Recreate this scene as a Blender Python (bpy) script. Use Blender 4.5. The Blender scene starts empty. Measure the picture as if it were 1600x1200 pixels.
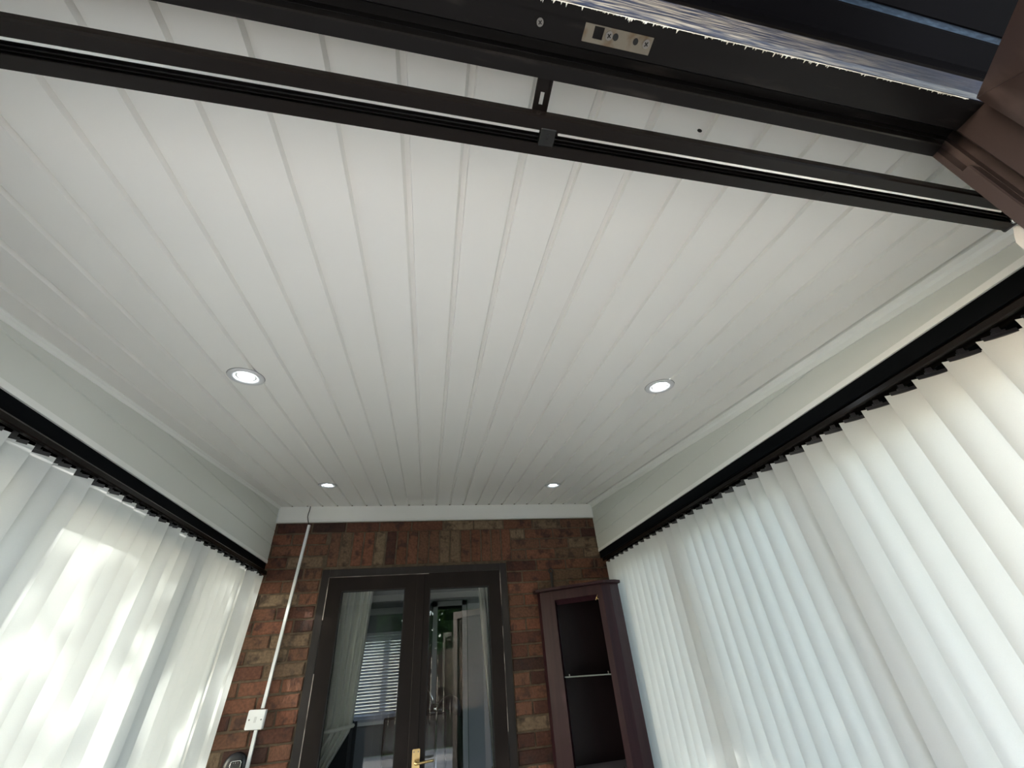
import bpy, bmesh, math, random
from mathutils import Vector, Matrix, Euler
random.seed(7)
PI = math.pi
S = bpy.context.scene
C = S.collection
EY = 1.5            # eye height; everything measured relative to the eye is given as z + EY

# ------------------------------------------------------------------ camera
cam_d = bpy.data.cameras.new('camera'); cam = bpy.data.objects.new('camera', cam_d); C.objects.link(cam)
cam_d.sensor_fit = 'HORIZONTAL'; cam_d.sensor_width = 36.0
cam_d.lens = 621.32 / 1600 * 36
cam_d.shift_y = 38.55 / 1600
cam_d.clip_start = 0.01
R_ = Matrix(((0.98113554, -0.03556128, -0.19002224), (-0.17904171, -0.53790079, -0.82377594), (-0.07291859, 0.84225776, -0.53412054)))
cam.matrix_world = Matrix.Translation((0, 0, EY)) @ R_.to_4x4()
S.camera = cam
S.view_settings.view_transform = 'Standard'; S.view_settings.look = 'None'
S.view_settings.gamma = 1; S.view_settings.use_curve_mapping = False
S.view_settings.exposure = 1.10
S.cycles.use_denoising = True
S.cycles.max_bounces = 10; S.cycles.diffuse_bounces = 6; S.cycles.transmission_bounces = 8; S.cycles.transparent_max_bounces = 12
S.cycles.sample_clamp_indirect = 6
S.cycles.caustics_reflective = False; S.cycles.caustics_refractive = False

# ------------------------------------------------------------------ sky and sun
W = bpy.data.worlds.new('world'); S.world = W; W.use_nodes = True
wn = W.node_tree.nodes; wl = W.node_tree.links
sky = wn.new('ShaderNodeTexSky'); sky.sky_type = 'NISHITA'; sky.sun_disc = False
sky.sun_elevation = math.radians(21); sky.sun_rotation = math.radians(-100); sky.dust_density = 0.8; sky.air_density = 1.0
hs = wn.new('ShaderNodeHueSaturation'); hs.inputs['Saturation'].default_value = 0.6
wl.new(sky.outputs[0], hs.inputs['Color']); wl.new(hs.outputs[0], wn['Background'].inputs[0])
wn['Background'].inputs[1].default_value = 0.80
sun_d = bpy.data.lights.new('sun', 'SUN'); sun = bpy.data.objects.new('sun', sun_d); C.objects.link(sun)
sun_d.energy = 7.0; sun_d.angle = math.radians(0.9); sun_d.color = (1.0, 0.94, 0.86)
SUN = Vector((1.0, 0.17, -0.345)).normalized()
sun.rotation_euler = SUN.to_track_quat('-Z', 'Y').to_euler(); sun.location = (-6, -1, 5)

# ------------------------------------------------------------------ materials
def mat(name, col=(.8, .8, .8), rough=.5, metal=0.0, spec=.5, noise=None, bump=None, objvar=0.0, emit=None, coat=0):
    m = bpy.data.materials.new(name); m.use_nodes = True
    nt = m.node_tree; b = nt.nodes['Principled BSDF']
    b.inputs['Base Color'].default_value = (*col, 1); b.inputs['Roughness'].default_value = rough
    b.inputs['Metallic'].default_value = metal; b.inputs['Specular IOR Level'].default_value = spec
    b.inputs['Coat Weight'].default_value = coat
    tc = nt.nodes.new('ShaderNodeTexCoord'); mp = nt.nodes.new('ShaderNodeMapping')
    nt.links.new(tc.outputs['Object'], mp.inputs[0])
    if noise:                       # (scale vec, colour 2, amount low, amount high)
        sc, c2, lo, hi = noise
        mp.inputs['Scale'].default_value = sc
        n = nt.nodes.new('ShaderNodeTexNoise'); n.inputs['Scale'].default_value = 1; n.inputs['Detail'].default_value = 6
        r = nt.nodes.new('ShaderNodeMapRange'); r.inputs[1].default_value = lo; r.inputs[2].default_value = hi
        mx = nt.nodes.new('ShaderNodeMixRGB'); mx.inputs[1].default_value = (*col, 1); mx.inputs[2].default_value = (*c2, 1)
        nt.links.new(mp.outputs[0], n.inputs['Vector']); nt.links.new(n.outputs[0], r.inputs[0]); nt.links.new(r.outputs[0], mx.inputs[0])
        nt.links.new(mx.outputs[0], b.inputs['Base Color'])
    if bump:                        # (scale vec, strength, distance)
        sc, st, di = bump
        mp2 = nt.nodes.new('ShaderNodeMapping'); mp2.inputs['Scale'].default_value = sc
        nt.links.new(tc.outputs['Object'], mp2.inputs[0])
        n2 = nt.nodes.new('ShaderNodeTexNoise'); n2.inputs['Scale'].default_value = 1; n2.inputs['Detail'].default_value = 4
        bp = nt.nodes.new('ShaderNodeBump'); bp.inputs['Strength'].default_value = st; bp.inputs['Distance'].default_value = di
        nt.links.new(mp2.outputs[0], n2.inputs['Vector']); nt.links.new(n2.outputs[0], bp.inputs['Height'])
        nt.links.new(bp.outputs[0], b.inputs['Normal'])
    if emit:
        b.inputs['Emission Color'].default_value = (*emit[0], 1); b.inputs['Emission Strength'].default_value = emit[1]
    return m

M = {}
M['ceil'] = mat('ceiling_pvc', (.80, .785, .755), .34, spec=.42, bump=((140, 9, 140), .10, .0004))
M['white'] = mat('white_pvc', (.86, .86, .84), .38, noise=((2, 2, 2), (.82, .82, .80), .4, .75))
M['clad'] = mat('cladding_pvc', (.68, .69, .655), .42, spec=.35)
M['whiteplastic'] = mat('white_plastic', (.80, .81, .82), .35)
M['beam'] = mat('beam_black_brown', (.0032, .0038, .0048), .6, spec=.04)
M['rail'] = mat('headrail_brown', (.009, .0068, .006), .27, spec=.16)
M['railin'] = mat('headrail_channel', (.006, .006, .006), .35)
M['railstrip'] = mat('headrail_polished_edge', (.85, .82, .78), .3, metal=.9)
M['hook'] = mat('hanger_plastic', (.010, .010, .014), .4)
M['frame'] = mat('door_frame_brown', (.016, .012, .011), .34, spec=.34, noise=((14, 14, 3), (.045, .038, .035), .55, .9), bump=((30, 30, 6), .15, .0006))
M['leaf'] = mat('door_leaf_brown', (.011, .0075, .0065), .42, spec=.16, noise=((6, 6, 2), (.024, .017, .015), .5, .9))
M['gasket'] = mat('gasket_black', (.004, .004, .004), .6)
M['seal'] = mat('weather_seal_grey', (.38, .33, .30), .6, noise=((3, 3, 9), (.08, .06, .05), .45, .6))
M['head'] = mat('outer_frame_brown', (.008, .007, .007), .38, spec=.12, noise=((9, 60, 60), (.045, .038, .034), .60, .9), bump=((8, 60, 60), .25, .0008))
M['jamb'] = mat('outer_jamb_plum', (.026, .018, .018), .38, spec=.35, noise=((30, 30, 12), (.07, .052, .05), .55, .85), bump=((40, 40, 20), .3, .0008))
M['worn'] = mat('worn_sunlit_face', (.045, .055, .10), .42, noise=((22, 420, 420), (.42, .38, .34), .44, .62), bump=((20, 160, 160), .7, .0015))  # scratches are wear; sky blue and sunlit white are painted into the colour
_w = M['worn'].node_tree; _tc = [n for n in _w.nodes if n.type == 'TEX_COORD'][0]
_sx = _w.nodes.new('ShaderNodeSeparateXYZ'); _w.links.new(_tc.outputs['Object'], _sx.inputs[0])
_mr = _w.nodes.new('ShaderNodeMapRange'); _mr.inputs[1].default_value = .25; _mr.inputs[2].default_value = .58; _mr.inputs[3].default_value = 1.0; _mr.inputs[4].default_value = .16  # painted light: sunlit white at the left, fading to reflected sky blue rightwards
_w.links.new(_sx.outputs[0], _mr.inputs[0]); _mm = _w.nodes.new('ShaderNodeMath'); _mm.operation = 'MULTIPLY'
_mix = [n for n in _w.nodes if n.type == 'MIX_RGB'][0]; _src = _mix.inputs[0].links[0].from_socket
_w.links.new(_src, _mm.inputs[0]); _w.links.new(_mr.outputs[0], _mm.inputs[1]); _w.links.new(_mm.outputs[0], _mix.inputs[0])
M['flake'] = mat('bare_flaking_edge', (.62, .58, .50), .5, noise=((60, 60, 60), (.9, .87, .8), .4, .6), bump=((200, 200, 200), .8, .001))
M['zinc'] = mat('tarnished_zinc', (.17, .15, .12), .42, metal=.6, noise=((60, 60, 60), (.11, .07, .035), .5, .75))
M['screw'] = mat('screw_steel', (.20, .19, .18), .4, metal=.8)
M['black'] = mat('hole_black', (.003, .003, .003), .8)
M['brass'] = mat('brass', (.62, .45, .20), .28, metal=.9, noise=((30, 30, 30), (.45, .32, .15), .4, .8))
M['chrome'] = mat('chrome', (.75, .75, .75), .12, metal=1)
M['mortar'] = mat('mortar', (.125, .092, .060), .95, noise=((30, 30, 30), (.07, .048, .032), .35, .7), bump=((160, 160, 160), .8, .003))
M['iron'] = mat('iron_black', (.018, .013, .012), .6)
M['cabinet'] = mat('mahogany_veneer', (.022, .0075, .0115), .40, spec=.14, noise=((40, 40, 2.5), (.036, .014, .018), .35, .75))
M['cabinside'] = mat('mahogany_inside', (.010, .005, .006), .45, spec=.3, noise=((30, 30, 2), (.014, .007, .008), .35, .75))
M['fascia'] = mat('fascia_dark', (.0045, .0042, .006), .6, spec=.06)
M['blue'] = mat('blue_grey_lit_gap', (.02, .045, .085), .6, noise=((60, 300, 300), (.06, .11, .18), .4, .7))  # colour of a lit gap, painted on a strip
M['curtain'] = mat('cream_curtain', (.72, .70, .62), .85)
M['roomwall'] = mat('room_wall', (.20, .21, .23), .9)
M['roomceil'] = mat('room_ceiling', (.42, .43, .45), .9)
M['floor'] = mat('floor_tile', (.78, .73, .66), .45, noise=((3, 3, 3), (.73, .68, .61), .4, .7))
M['paving'] = mat('paving', (.75, .70, .63), .9, noise=((2, 2, 2), (.68, .63, .57), .4, .7), bump=((30, 30, 30), .4, .004))
M['grass'] = mat('grass', (.06, .13, .03), .95, noise=((20, 20, 20), (.10, .18, .05), .4, .7))
M['bark'] = mat('bark', (.12, .09, .06), .95)
M['blindslat'] = mat('venetian_slat', (.50, .51, .58), .4)
M['darkfab'] = mat('dark_fabric', (.03, .032, .035), .9)
M['screen'] = mat('screen_black', (.006, .006, .007), .15)
M['paper'] = mat('book_pages', (.55, .50, .42), .9)
M['bookred'] = mat('book_red', (.18, .02, .02), .5)
M['booknavy'] = mat('book_navy', (.03, .05, .10), .5)
M['bookcream'] = mat('book_cream', (.5, .46, .38), .6)
M['wood'] = mat('dark_wood', (.07, .04, .025), .4)
M['lens'] = mat('lamp_lens', (1, 1, 1), .3, emit=((.86, .95, 1.0), 32))
M['lamprim'] = mat('lamp_rim', (.62, .62, .63), .35)
M['dirt'] = mat('dust', (.42, .40, .36), .9)

def leafmat(name, a, b):
    m = bpy.data.materials.new(name); m.use_nodes = True; nt = m.node_tree; p = nt.nodes['Principled BSDF']
    oi = nt.nodes.new('ShaderNodeNewGeometry'); mx = nt.nodes.new('ShaderNodeMixRGB')
    mx.inputs[1].default_value = (*a, 1); mx.inputs[2].default_value = (*b, 1)
    nt.links.new(oi.outputs['Random Per Island'], mx.inputs[0]); nt.links.new(mx.outputs[0], p.inputs['Base Color'])
    p.inputs['Roughness'].default_value = .6
    tr = nt.nodes.new('ShaderNodeBsdfTranslucent'); nt.links.new(mx.outputs[0], tr.inputs[0])
    ms = nt.nodes.new('ShaderNodeMixShader'); ms.inputs[0].default_value = .3
    nt.links.new(p.outputs[0], ms.inputs[1]); nt.links.new(tr.outputs[0], ms.inputs[2])
    nt.links.new(ms.outputs[0], nt.nodes['Material Output'].inputs[0]); return m
M['leaves'] = leafmat('leaves', (.03, .09, .02), (.10, .20, .05))

def slatmat(name, col, trans):
    m = bpy.data.materials.new(name); m.use_nodes = True; nt = m.node_tree; p = nt.nodes['Principled BSDF']
    tc = nt.nodes.new('ShaderNodeTexCoord')
    n = nt.nodes.new('ShaderNodeTexNoise'); n.inputs['Scale'].default_value = 420; n.inputs['Detail'].default_value = 3
    nt.links.new(tc.outputs['Object'], n.inputs['Vector'])
    oi = nt.nodes.new('ShaderNodeObjectInfo')
    mx = nt.nodes.new('ShaderNodeMixRGB'); mx.inputs[1].default_value = (*col, 1)
    mx.inputs[2].default_value = (col[0] * .93, col[1] * .945, col[2] * .95, 1)
    nt.links.new(n.outputs[0], mx.inputs[0])
    mx2 = nt.nodes.new('ShaderNodeMixRGB'); mx2.blend_type = 'MULTIPLY'; mx2.inputs[0].default_value = 1
    mr = nt.nodes.new('ShaderNodeMapRange'); mr.inputs[3].default_value = .97; mr.inputs[4].default_value = 1.0
    nt.links.new(oi.outputs['Random'], mr.inputs[0]); nt.links.new(mr.outputs[0], mx2.inputs[2]); nt.links.new(mx.outputs[0], mx2.inputs[1])
    nt.links.new(mx2.outputs[0], p.inputs['Base Color']); p.inputs['Roughness'].default_value = .7
    p.inputs['Specular IOR Level'].default_value = .3
    bp = nt.nodes.new('ShaderNodeBump'); bp.inputs['Strength'].default_value = .15; bp.inputs['Distance'].default_value = .0005
    nt.links.new(n.outputs[0], bp.inputs['Height']); nt.links.new(bp.outputs[0], p.inputs['Normal'])
    tr = nt.nodes.new('ShaderNodeBsdfTranslucent'); nt.links.new(mx2.outputs[0], tr.inputs[0])
    ms = nt.nodes.new('ShaderNodeMixShader'); ms.inputs[0].default_value = trans
    nt.links.new(p.outputs[0], ms.inputs[1]); nt.links.new(tr.outputs[0], ms.inputs[2])
    nt.links.new(ms.outputs[0], nt.nodes['Material Output'].inputs[0]); return m
M['slat'] = slatmat('blind_fabric', (.66, .675, .685), .25)
M['curt'] = slatmat('curtain_fabric', (.90, .89, .82), .06)

def glassmat(name, tint=(1, 1, 1), rough=0.0):
    m = bpy.data.materials.new(name); m.use_nodes = True; nt = m.node_tree
    for n in list(nt.nodes):
        if n.type == 'BSDF_PRINCIPLED': nt.nodes.remove(n)
    g = nt.nodes.new('ShaderNodeBsdfGlossy'); g.inputs['Roughness'].default_value = rough
    t = nt.nodes.new('ShaderNodeBsdfTransparent'); t.inputs[0].default_value = (*tint, 1)
    f = nt.nodes.new('ShaderNodeFresnel'); f.inputs[0].default_value = 1.5
    ms = nt.nodes.new('ShaderNodeMixShader')
    nt.links.new(f.outputs[0], ms.inputs[0]); nt.links.new(t.outputs[0], ms.inputs[1]); nt.links.new(g.outputs[0], ms.inputs[2])
    nt.links.new(ms.outputs[0], nt.nodes['Material Output'].inputs[0]); return m
M['glass'] = glassmat('window_glass', (.93, .96, .95))
M['glassdoor'] = glassmat('door_glass', (.93, .95, .95))

def brickmat():
    m = bpy.data.materials.new('brick'); m.use_nodes = True; nt = m.node_tree; p = nt.nodes['Principled BSDF']
    oi = nt.nodes.new('ShaderNodeObjectInfo'); cr = nt.nodes.new('ShaderNodeValToRGB')
    cr.color_ramp.interpolation = 'LINEAR'
    e = cr.color_ramp.elements; e[0].position = 0; e[0].color = (.040, .020, .015, 1); e[1].position = 1; e[1].color = (.20, .14, .088, 1)
    for pos, col in ((.12, (.075, .030, .021, 1)), (.3, (.150, .062, .036, 1)), (.5, (.125, .062, .038, 1)), (.68, (.185, .072, .042, 1)), (.85, (.120, .075, .046, 1))):
        x = e.new(pos); x.color = col
    nt.links.new(oi.outputs['Random'], cr.inputs[0])
    tc = nt.nodes.new('ShaderNodeTexCoord')
    va = nt.nodes.new('ShaderNodeVectorMath'); va.operation = 'ADD'
    vs = nt.nodes.new('ShaderNodeVectorMath'); vs.operation = 'SCALE'; vs.inputs['Scale'].default_value = 1.0
    nt.links.new(oi.outputs['Location'], va.inputs[1]); nt.links.new(tc.outputs['Object'], va.inputs[0])
    n = nt.nodes.new('ShaderNodeTexNoise'); n.inputs['Scale'].default_value = 16; n.inputs['Detail'].default_value = 5
    n2 = nt.nodes.new('ShaderNodeTexNoise'); n2.inputs['Scale'].default_value = 70; n2.inputs['Detail'].default_value = 6
    nt.links.new(va.outputs[0], n.inputs['Vector']); nt.links.new(va.outputs[0], n2.inputs['Vector'])
    r = nt.nodes.new('ShaderNodeMapRange'); r.inputs[1].default_value = .52; r.inputs[2].default_value = .66
    mx = nt.nodes.new('ShaderNodeMixRGB'); mx.inputs[2].default_value = (.028, .017, .015, 1)
    r.inputs[4].default_value = .7
    nt.links.new(n.outputs[0], r.inputs[0]); nt.links.new(r.outputs[0], mx.inputs[0]); nt.links.new(cr.outputs[0], mx.inputs[1])
    r2 = nt.nodes.new('ShaderNodeMapRange'); r2.inputs[1].default_value = .3; r2.inputs[2].default_value = .7; r2.inputs[3].default_value = .72; r2.inputs[4].default_value = 1.25
    nt.links.new(n2.outputs[0], r2.inputs[0])
    m2 = nt.nodes.new('ShaderNodeMixRGB'); m2.blend_type = 'MULTIPLY'; m2.inputs[0].default_value = 1
    nt.links.new(mx.outputs[0], m2.inputs[1]); nt.links.new(r2.outputs[0], m2.inputs[2]); nt.links.new(m2.outputs[0], p.inputs['Base Color'])
    p.inputs['Roughness'].default_value = .8; p.inputs['Specular IOR Level'].default_value = .3
    bp = nt.nodes.new('ShaderNodeBump'); bp.inputs['Strength'].default_value = .9; bp.inputs['Distance'].default_value = .004
    nt.links.new(n2.outputs[0], bp.inputs['Height']); nt.links.new(bp.outputs[0], p.inputs['Normal']); return m
M['brick'] = brickmat()

# ------------------------------------------------------------------ helpers
def link(name, me, m=None, parent=None, label=None, cat=None, kind=None, group=None):
    o = bpy.data.objects.new(name, me); C.objects.link(o)
    if m is not None and me is not None and not me.materials: me.materials.append(M[m] if isinstance(m, str) else m)
    if parent: o.parent = parent
    if label: o['label'] = label
    if cat: o['category'] = cat
    if kind: o['kind'] = kind
    if group: o['group'] = group
    return o
def empty(name, loc=(0, 0, 0), label=None, cat=None, kind=None, group=None, rot=(0, 0, 0)):
    o = bpy.data.objects.new(name, None); C.objects.link(o); o.location = loc; o.rotation_euler = rot
    o.empty_display_size = .05
    if label: o['label'] = label
    if cat: o['category'] = cat
    if kind: o['kind'] = kind
    if group: o['group'] = group
    return o
def mesh_from(bm, name, smooth=False):
    me = bpy.data.meshes.new(name); bmesh.ops.recalc_face_normals(bm, faces=bm.faces); bm.to_mesh(me); bm.free()
    if smooth:
        for p in me.polygons: p.use_smooth = True
    return me
def add_box(bm, x0, x1, y0, y1, z0, z1, mtx=None):
    g = bmesh.ops.create_cube(bm, size=1)['verts']
    for v in g:
        v.co = Vector((x0 + (v.co.x + .5) * (x1 - x0), y0 + (v.co.y + .5) * (y1 - y0), z0 + (v.co.z + .5) * (z1 - z0)))
        if mtx is not None: v.co = mtx @ v.co
    return g
def box(x0, x1, y0, y1, z0, z1, bev=0.0, name='box', mtx=None, seg=1):
    bm = bmesh.new(); add_box(bm, x0, x1, y0, y1, z0, z1, mtx)
    if bev: bmesh.ops.bevel(bm, geom=bm.edges[:], offset=bev, segments=seg, affect='EDGES')
    return mesh_from(bm, name)
def loft(rings, name='loft', caps=True, closed_profile=True, smooth=False):
    bm = bmesh.new(); vs = [[bm.verts.new(p) for p in r] for r in rings]; n = len(vs[0])
    for a, b in zip(vs[:-1], vs[1:]):
        for i in range(n if closed_profile else n - 1):
            j = (i + 1) % n; bm.faces.new((a[i], a[j], b[j], b[i]))
    if caps and closed_profile:
        bm.faces.new(vs[0][::-1]); bm.faces.new(vs[-1])
    return mesh_from(bm, name, smooth)
def extr(profile, axis, a, b, name='extr'):
    """profile: 2D points in the other two axes (in xyz order)."""
    def P(t, p):
        if axis == 'x': return (t, p[0], p[1])
        if axis == 'y': return (p[0], t, p[1])
        return (p[0], p[1], t)
    return loft([[P(a, p) for p in profile], [P(b, p) for p in profile]], name)
def cyl(r, h, seg=24, mtx=Matrix.Identity(4), r2=None, bm=None, z0=0):
    own = bm is None
    if own: bm = bmesh.new()
    bmesh.ops.create_cone(bm, cap_ends=True, segments=seg, radius1=r, radius2=r if r2 is None else r2, depth=h,
                          matrix=mtx @ Matrix.Translation((0, 0, z0 + h / 2)))
    return bm
def lathe(pts, seg=32, mtx=None, name='lathe', smooth=True):
    bm = bmesh.new(); rings = []
    for r, z in pts:
        rings.append([bm.verts.new((r * math.cos(2 * PI * i / seg), r * math.sin(2 * PI * i / seg), z)) for i in range(seg)])
    for a, b in zip(rings[:-1], rings[1:]):
        for i in range(seg): bm.faces.new((a[i], a[(i + 1) % seg], b[(i + 1) % seg], b[i]))
    if pts[0][0] > 1e-6: pass
    bmesh.ops.remove_doubles(bm, verts=bm.verts[:], dist=1e-6)
    if mtx is not None: bm.transform(mtx)
    return mesh_from(bm, name, smooth)
def tube(pts, r, seg=8, name='tube', closed=False):
    pts = [Vector(p) for p in pts]; rings = []
    for i, p in enumerate(pts):
        if closed: t = (pts[(i + 1) % len(pts)] - pts[i - 1]).normalized()
        else: t = (pts[min(i + 1, len(pts) - 1)] - pts[max(i - 1, 0)]).normalized()
        up = Vector((0, 0, 1)) if abs(t.z) < .9 else Vector((0, 1, 0))
        u = t.cross(up).normalized(); v = t.cross(u)
        rings.append([p + r * (math.cos(2 * PI * k / seg) * u + math.sin(2 * PI * k / seg) * v) for k in range(seg)])
    if closed: rings.append(rings[0])
    me = loft(rings, name, caps=not closed, smooth=True); return me

# ------------------------------------------------------------------ room measures
XL, XR, YW = -1.043, 1.267, 2.974
SL = .108
def zc(y): return EY + 1.030 - SL * (YW - y)       # ceiling height at depth y
ZB = EY + .66                                       # underside of the white side cladding
ZTOP = EY + .562                                    # slat tops

# ---- ground, floor
floor = link('floor', box(-1.35, 1.6, .10, YW + .1, -.05, 0, name='floor'), None, kind='structure'); floor.data.materials.append(M['mortar'])
bm = bmesh.new()
tile_me = box(-.147, .147, -.147, .147, 0, .008, .002, 'floor_tile'); tile_me.materials.append(M['floor'])
for i in range(9):
    for j in range(9):
        o = link('floor_tile', tile_me, None, floor); o.location = (-1.18 + .3 * i + .02, .28 + .3 * j + .02, 0)
gr = link('ground', box(-14, 14, -12, 12, -.14, -.05, name='ground'), 'grass', kind='structure')
pv = link('patio', box(-3.2, 6.5, -5.5, .12, -.05, -.005, name='patio'), 'paving', kind='structure')

# ---- ceiling boards
ceil = link('ceiling', None if False else extr([(.13, zc(.13) + .0108), (YW + .02, zc(YW + .02) + .0108), (YW + .02, zc(YW + .02) + .14), (.13, zc(.13) + .14)], 'x', XL - .3, XR + .3, 'ceiling'), 'white', kind='structure')
gx = [-.9585 + .1 * k for k in range(23)]
edges = [XL - .01] + gx + [XR + .01]
for k in range(len(edges) - 1):
    a, b = edges[k], edges[k + 1]
    a2 = a + (.0035 if k else 0); b2 = b - (.0 if k == len(edges) - 2 else .0)
    # board: tongue recess (9 mm wide) on its right side, both edges chamfered
    t = .0090 if k < len(edges) - 2 else 0
    pr = [(a, .0095), (a + .0018, 0), (b2 - t - .0048 if t else b2, 0)]
    if t: pr += [(b2 - t, .0090), (b2, .0090)]
    pr += [(b2, .0112), (a, .0112)]
    rings = []
    for y in (.14, YW - .004):
        rings.append([(px, y, zc(y) + pz) for px, pz in pr])
    link('ceiling_board', loft(rings, 'ceiling_board'), 'ceil', ceil)
# roof over it
roof = link('roof', extr([(-.30, zc(.0) + .10), (YW + .15, zc(YW) + .14), (YW + .15, zc(YW) + .20), (-.30, zc(0) + .16)], 'x', XL - .55, XR + .55, 'roof'), 'fascia', kind='structure')

# ---- house wall with every brick
DX0, DX1, DZ = -.690, .541, EY + .598              # door opening
wall = link('wall_back', None, kind='structure') if False else None
bm = bmesh.new()
ZT = 4.6
for (a, b, c, d) in ((-4, DX0 + .004, -.05, ZT), (DX1 - .004, 1.62, -.05, ZT), (DX0 + .004, DX1 - .004, DZ - .004, ZT)):
    add_box(bm, a, b, YW + .006, YW + .27, c, d)
wall = link('wall_back', mesh_from(bm, 'wall_back'), 'mortar', kind='structure')
def brick_mesh(l, h, seed):
    rnd = random.Random(seed); bm = bmesh.new()
    add_box(bm, -l / 2, l / 2, 0, .03, -h / 2, h / 2)
    bmesh.ops.subdivide_edges(bm, edges=[e for e in bm.edges if abs(e.verts[0].co.x - e.verts[1].co.x) > l * .5], cuts=3)
    bmesh.ops.bevel(bm, geom=[e for e in bm.edges if e.verts[0].co.y < .01 and e.verts[1].co.y < .01 and len(e.link_faces) == 2 and abs(e.link_faces[0].normal.dot(e.link_faces[1].normal)) < .5],
                    offset=.0045, segments=1, affect='EDGES')
    for v in bm.verts:
        v.co += Vector((rnd.uniform(-1, 1) * .0012, rnd.uniform(-1, 1) * .0013, rnd.uniform(-1, 1) * .0014))
    me = mesh_from(bm, 'brick'); me.materials.append(M['brick']); return me
BP, BH = .0754, .0650
FB = [brick_mesh(.215, BH, s) for s in range(5)]
ZL0 = EY + .540
def place_brick(x0, x1, zc_, me=None, rot=0):
    if x1 - x0 < .015: return
    me = me or random.choice(FB); o = link('brick', me, None, wall)
    o.location = ((x0 + x1) / 2, YW + random.uniform(-.0025, .0018), zc_ + random.uniform(-.001, .001))
    L = x1 - x0
    if rot: o.rotation_euler = (0, PI / 2, 0); o.scale = (.215 / .215, 1, 1)
    else: o.scale = (L / .215, 1, 1)
    if random.random() < .5: o.rotation_euler.z = 0
for k in range(-27, 6):
    z0 = ZL0 + k * BP; z1 = z0 + BP; zm = (z0 + z1) / 2
    if z1 < .02: continue
    segs = []
    sold = .600 + EY < zm < EY + .842
    if z0 + .02 < DZ or sold: segs = [(XL - .10, DX0 - .006 if not sold else -.682), (DX1 + .006 if not sold else .590, XR + .12)]
    else: segs = [(XL - .10, XR + .12)]
    off = (k % 2) * .1125 + (.03 if k % 3 == 0 else 0)
    for (sa, sb) in segs:
        x = sa - .1125 + ((k % 2) * .1125)
        if sa > 0: x = sa - (k % 2) * .1125
        while x < sb:
            a, b = max(x, sa), min(x + .215, sb)
            if b - a > .03: place_brick(a, b, zm)
            x += .225
ns = 17; x = -.680; pw = (.590 + .680) / ns
sm = brick_mesh(.225, pw - .011, 77); sm2 = brick_mesh(.225, pw - .011, 78)
for i in range(ns):
    o = link('brick', random.choice((sm, sm2)), None, wall)
    o.location = (x + pw * (i + .5), YW + random.uniform(-.0025, .0015), EY + .7295); o.rotation_euler = (0, PI / 2, 0)

# white trim board along the top of the brick wall, with a stepped lip
trim = link('trim_1', extr([(YW - .016, EY + 1.027), (YW - .016, EY + .930), (YW - .022, EY + .926), (YW - .022, EY + .916), (YW + .004, EY + .916), (YW + .004, EY + 1.027)], 'x', XL, XR, 'trim'), 'white', kind='structure')
link('sealant_bead', tube([(XR - .004, YW - .02, EY + 1.03), (XR - .003, YW - .019, EY + .98), (XR - .004, YW - .024, EY + .913)], .004, 6), 'whiteplastic', trim)
link('sealant_bead', tube([(XL + .004, YW - .02, EY + 1.03), (XL + .003, YW - .019, EY + .98), (XL + .004, YW - .022, EY + .913)], .004, 6), 'whiteplastic', trim)

# ---- side walls: cladding above the beam, beam, window frames
def side(sgn, X, nm):
    s = sgn                                          # +1 right, -1 left; outward is +s
    y0 = .18
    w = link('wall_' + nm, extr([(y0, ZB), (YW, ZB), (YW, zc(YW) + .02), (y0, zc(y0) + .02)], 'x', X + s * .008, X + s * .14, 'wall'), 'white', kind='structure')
    zz = ZB; rows = [ZB - .0, ZB + .110, ZB + .205, ZB + .300, ZB + .40]
    for a, b in zip(rows[:-1], rows[1:]):
        # each horizontal board is clipped by the sloping ceiling
        def poly(a, b, dx):
            pts = []
            ya = max(y0, YW - (EY + 1.03 - a) / SL) if a > zc(y0) else y0
            yb = max(y0, YW - (EY + 1.03 - b) / SL) if b > zc(y0) else y0
            if ya >= YW: return None
            if b > zc(YW): return [(X + dx, YW, a), (X + dx, YW, zc(YW)), (X + dx, y0 if False else ya, max(a, zc(ya)) if ya > y0 else zc(y0)), (X + dx, ya, a)]
            if yb > y0: 
                L = [(X + dx, YW, a), (X + dx, YW, b), (X + dx, yb, b)]
                if ya == y0: L += [(X + dx, y0, zc(y0)), (X + dx, y0, a)]
                else: L += [(X + dx, ya, a)]
                return L
            return [(X + dx, YW, a), (X + dx, YW, b), (X + dx, y0, b), (X + dx, y0, a)]
        g = .0032
        P0 = poly(a + .0, b, s * .0035); P1 = poly(a + g, b - g, 0)
        if P0 is None or P1 is None or len(P0) != len(P1): continue
        Pb = [(X + s * .009, p[1], p[2]) for p in P0]
        seen = []
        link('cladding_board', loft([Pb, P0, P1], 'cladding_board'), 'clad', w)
    # thin bright edge trim under the cladding
    t = link('edge_trim', extr([(X - s * .003, ZB - .006), (X - s * .003, ZB + .012), (X + s * .004, ZB + .014), (X + s * .02, ZB - .006)], 'y', y0, YW - .001), 'white', w)
    # sloping coving at the ceiling
    rings = []
    pr = [(0, 0), (-s * .030, 0), (-s * .030, -.004), (-s * .012, -.008), (-s * .006, -.016), (-s * .005, -.034), (0, -.034)] if s > 0 else \
         [(0, 0), (.012, 0), (.012, -.003), (.005, -.008), (.003, -.018), (0, -.018)]
    for y in (y0, YW - .002): rings.append([(X + px, y, zc(y) + pz) for px, pz in pr])
    link('coving', loft(rings), 'white', w)
    # beam
    bmn = link('trim_2' if s < 0 else 'trim_3', box(min(X + s * .004, X + s * .15), max(X + s * .004, X + s * .15), y0, YW, EY + .607, ZB - .004, .002, 'beam'), 'beam', kind='structure')
    return w
side(1, XR, 'right'); side(-1, XL, 'left')

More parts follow.
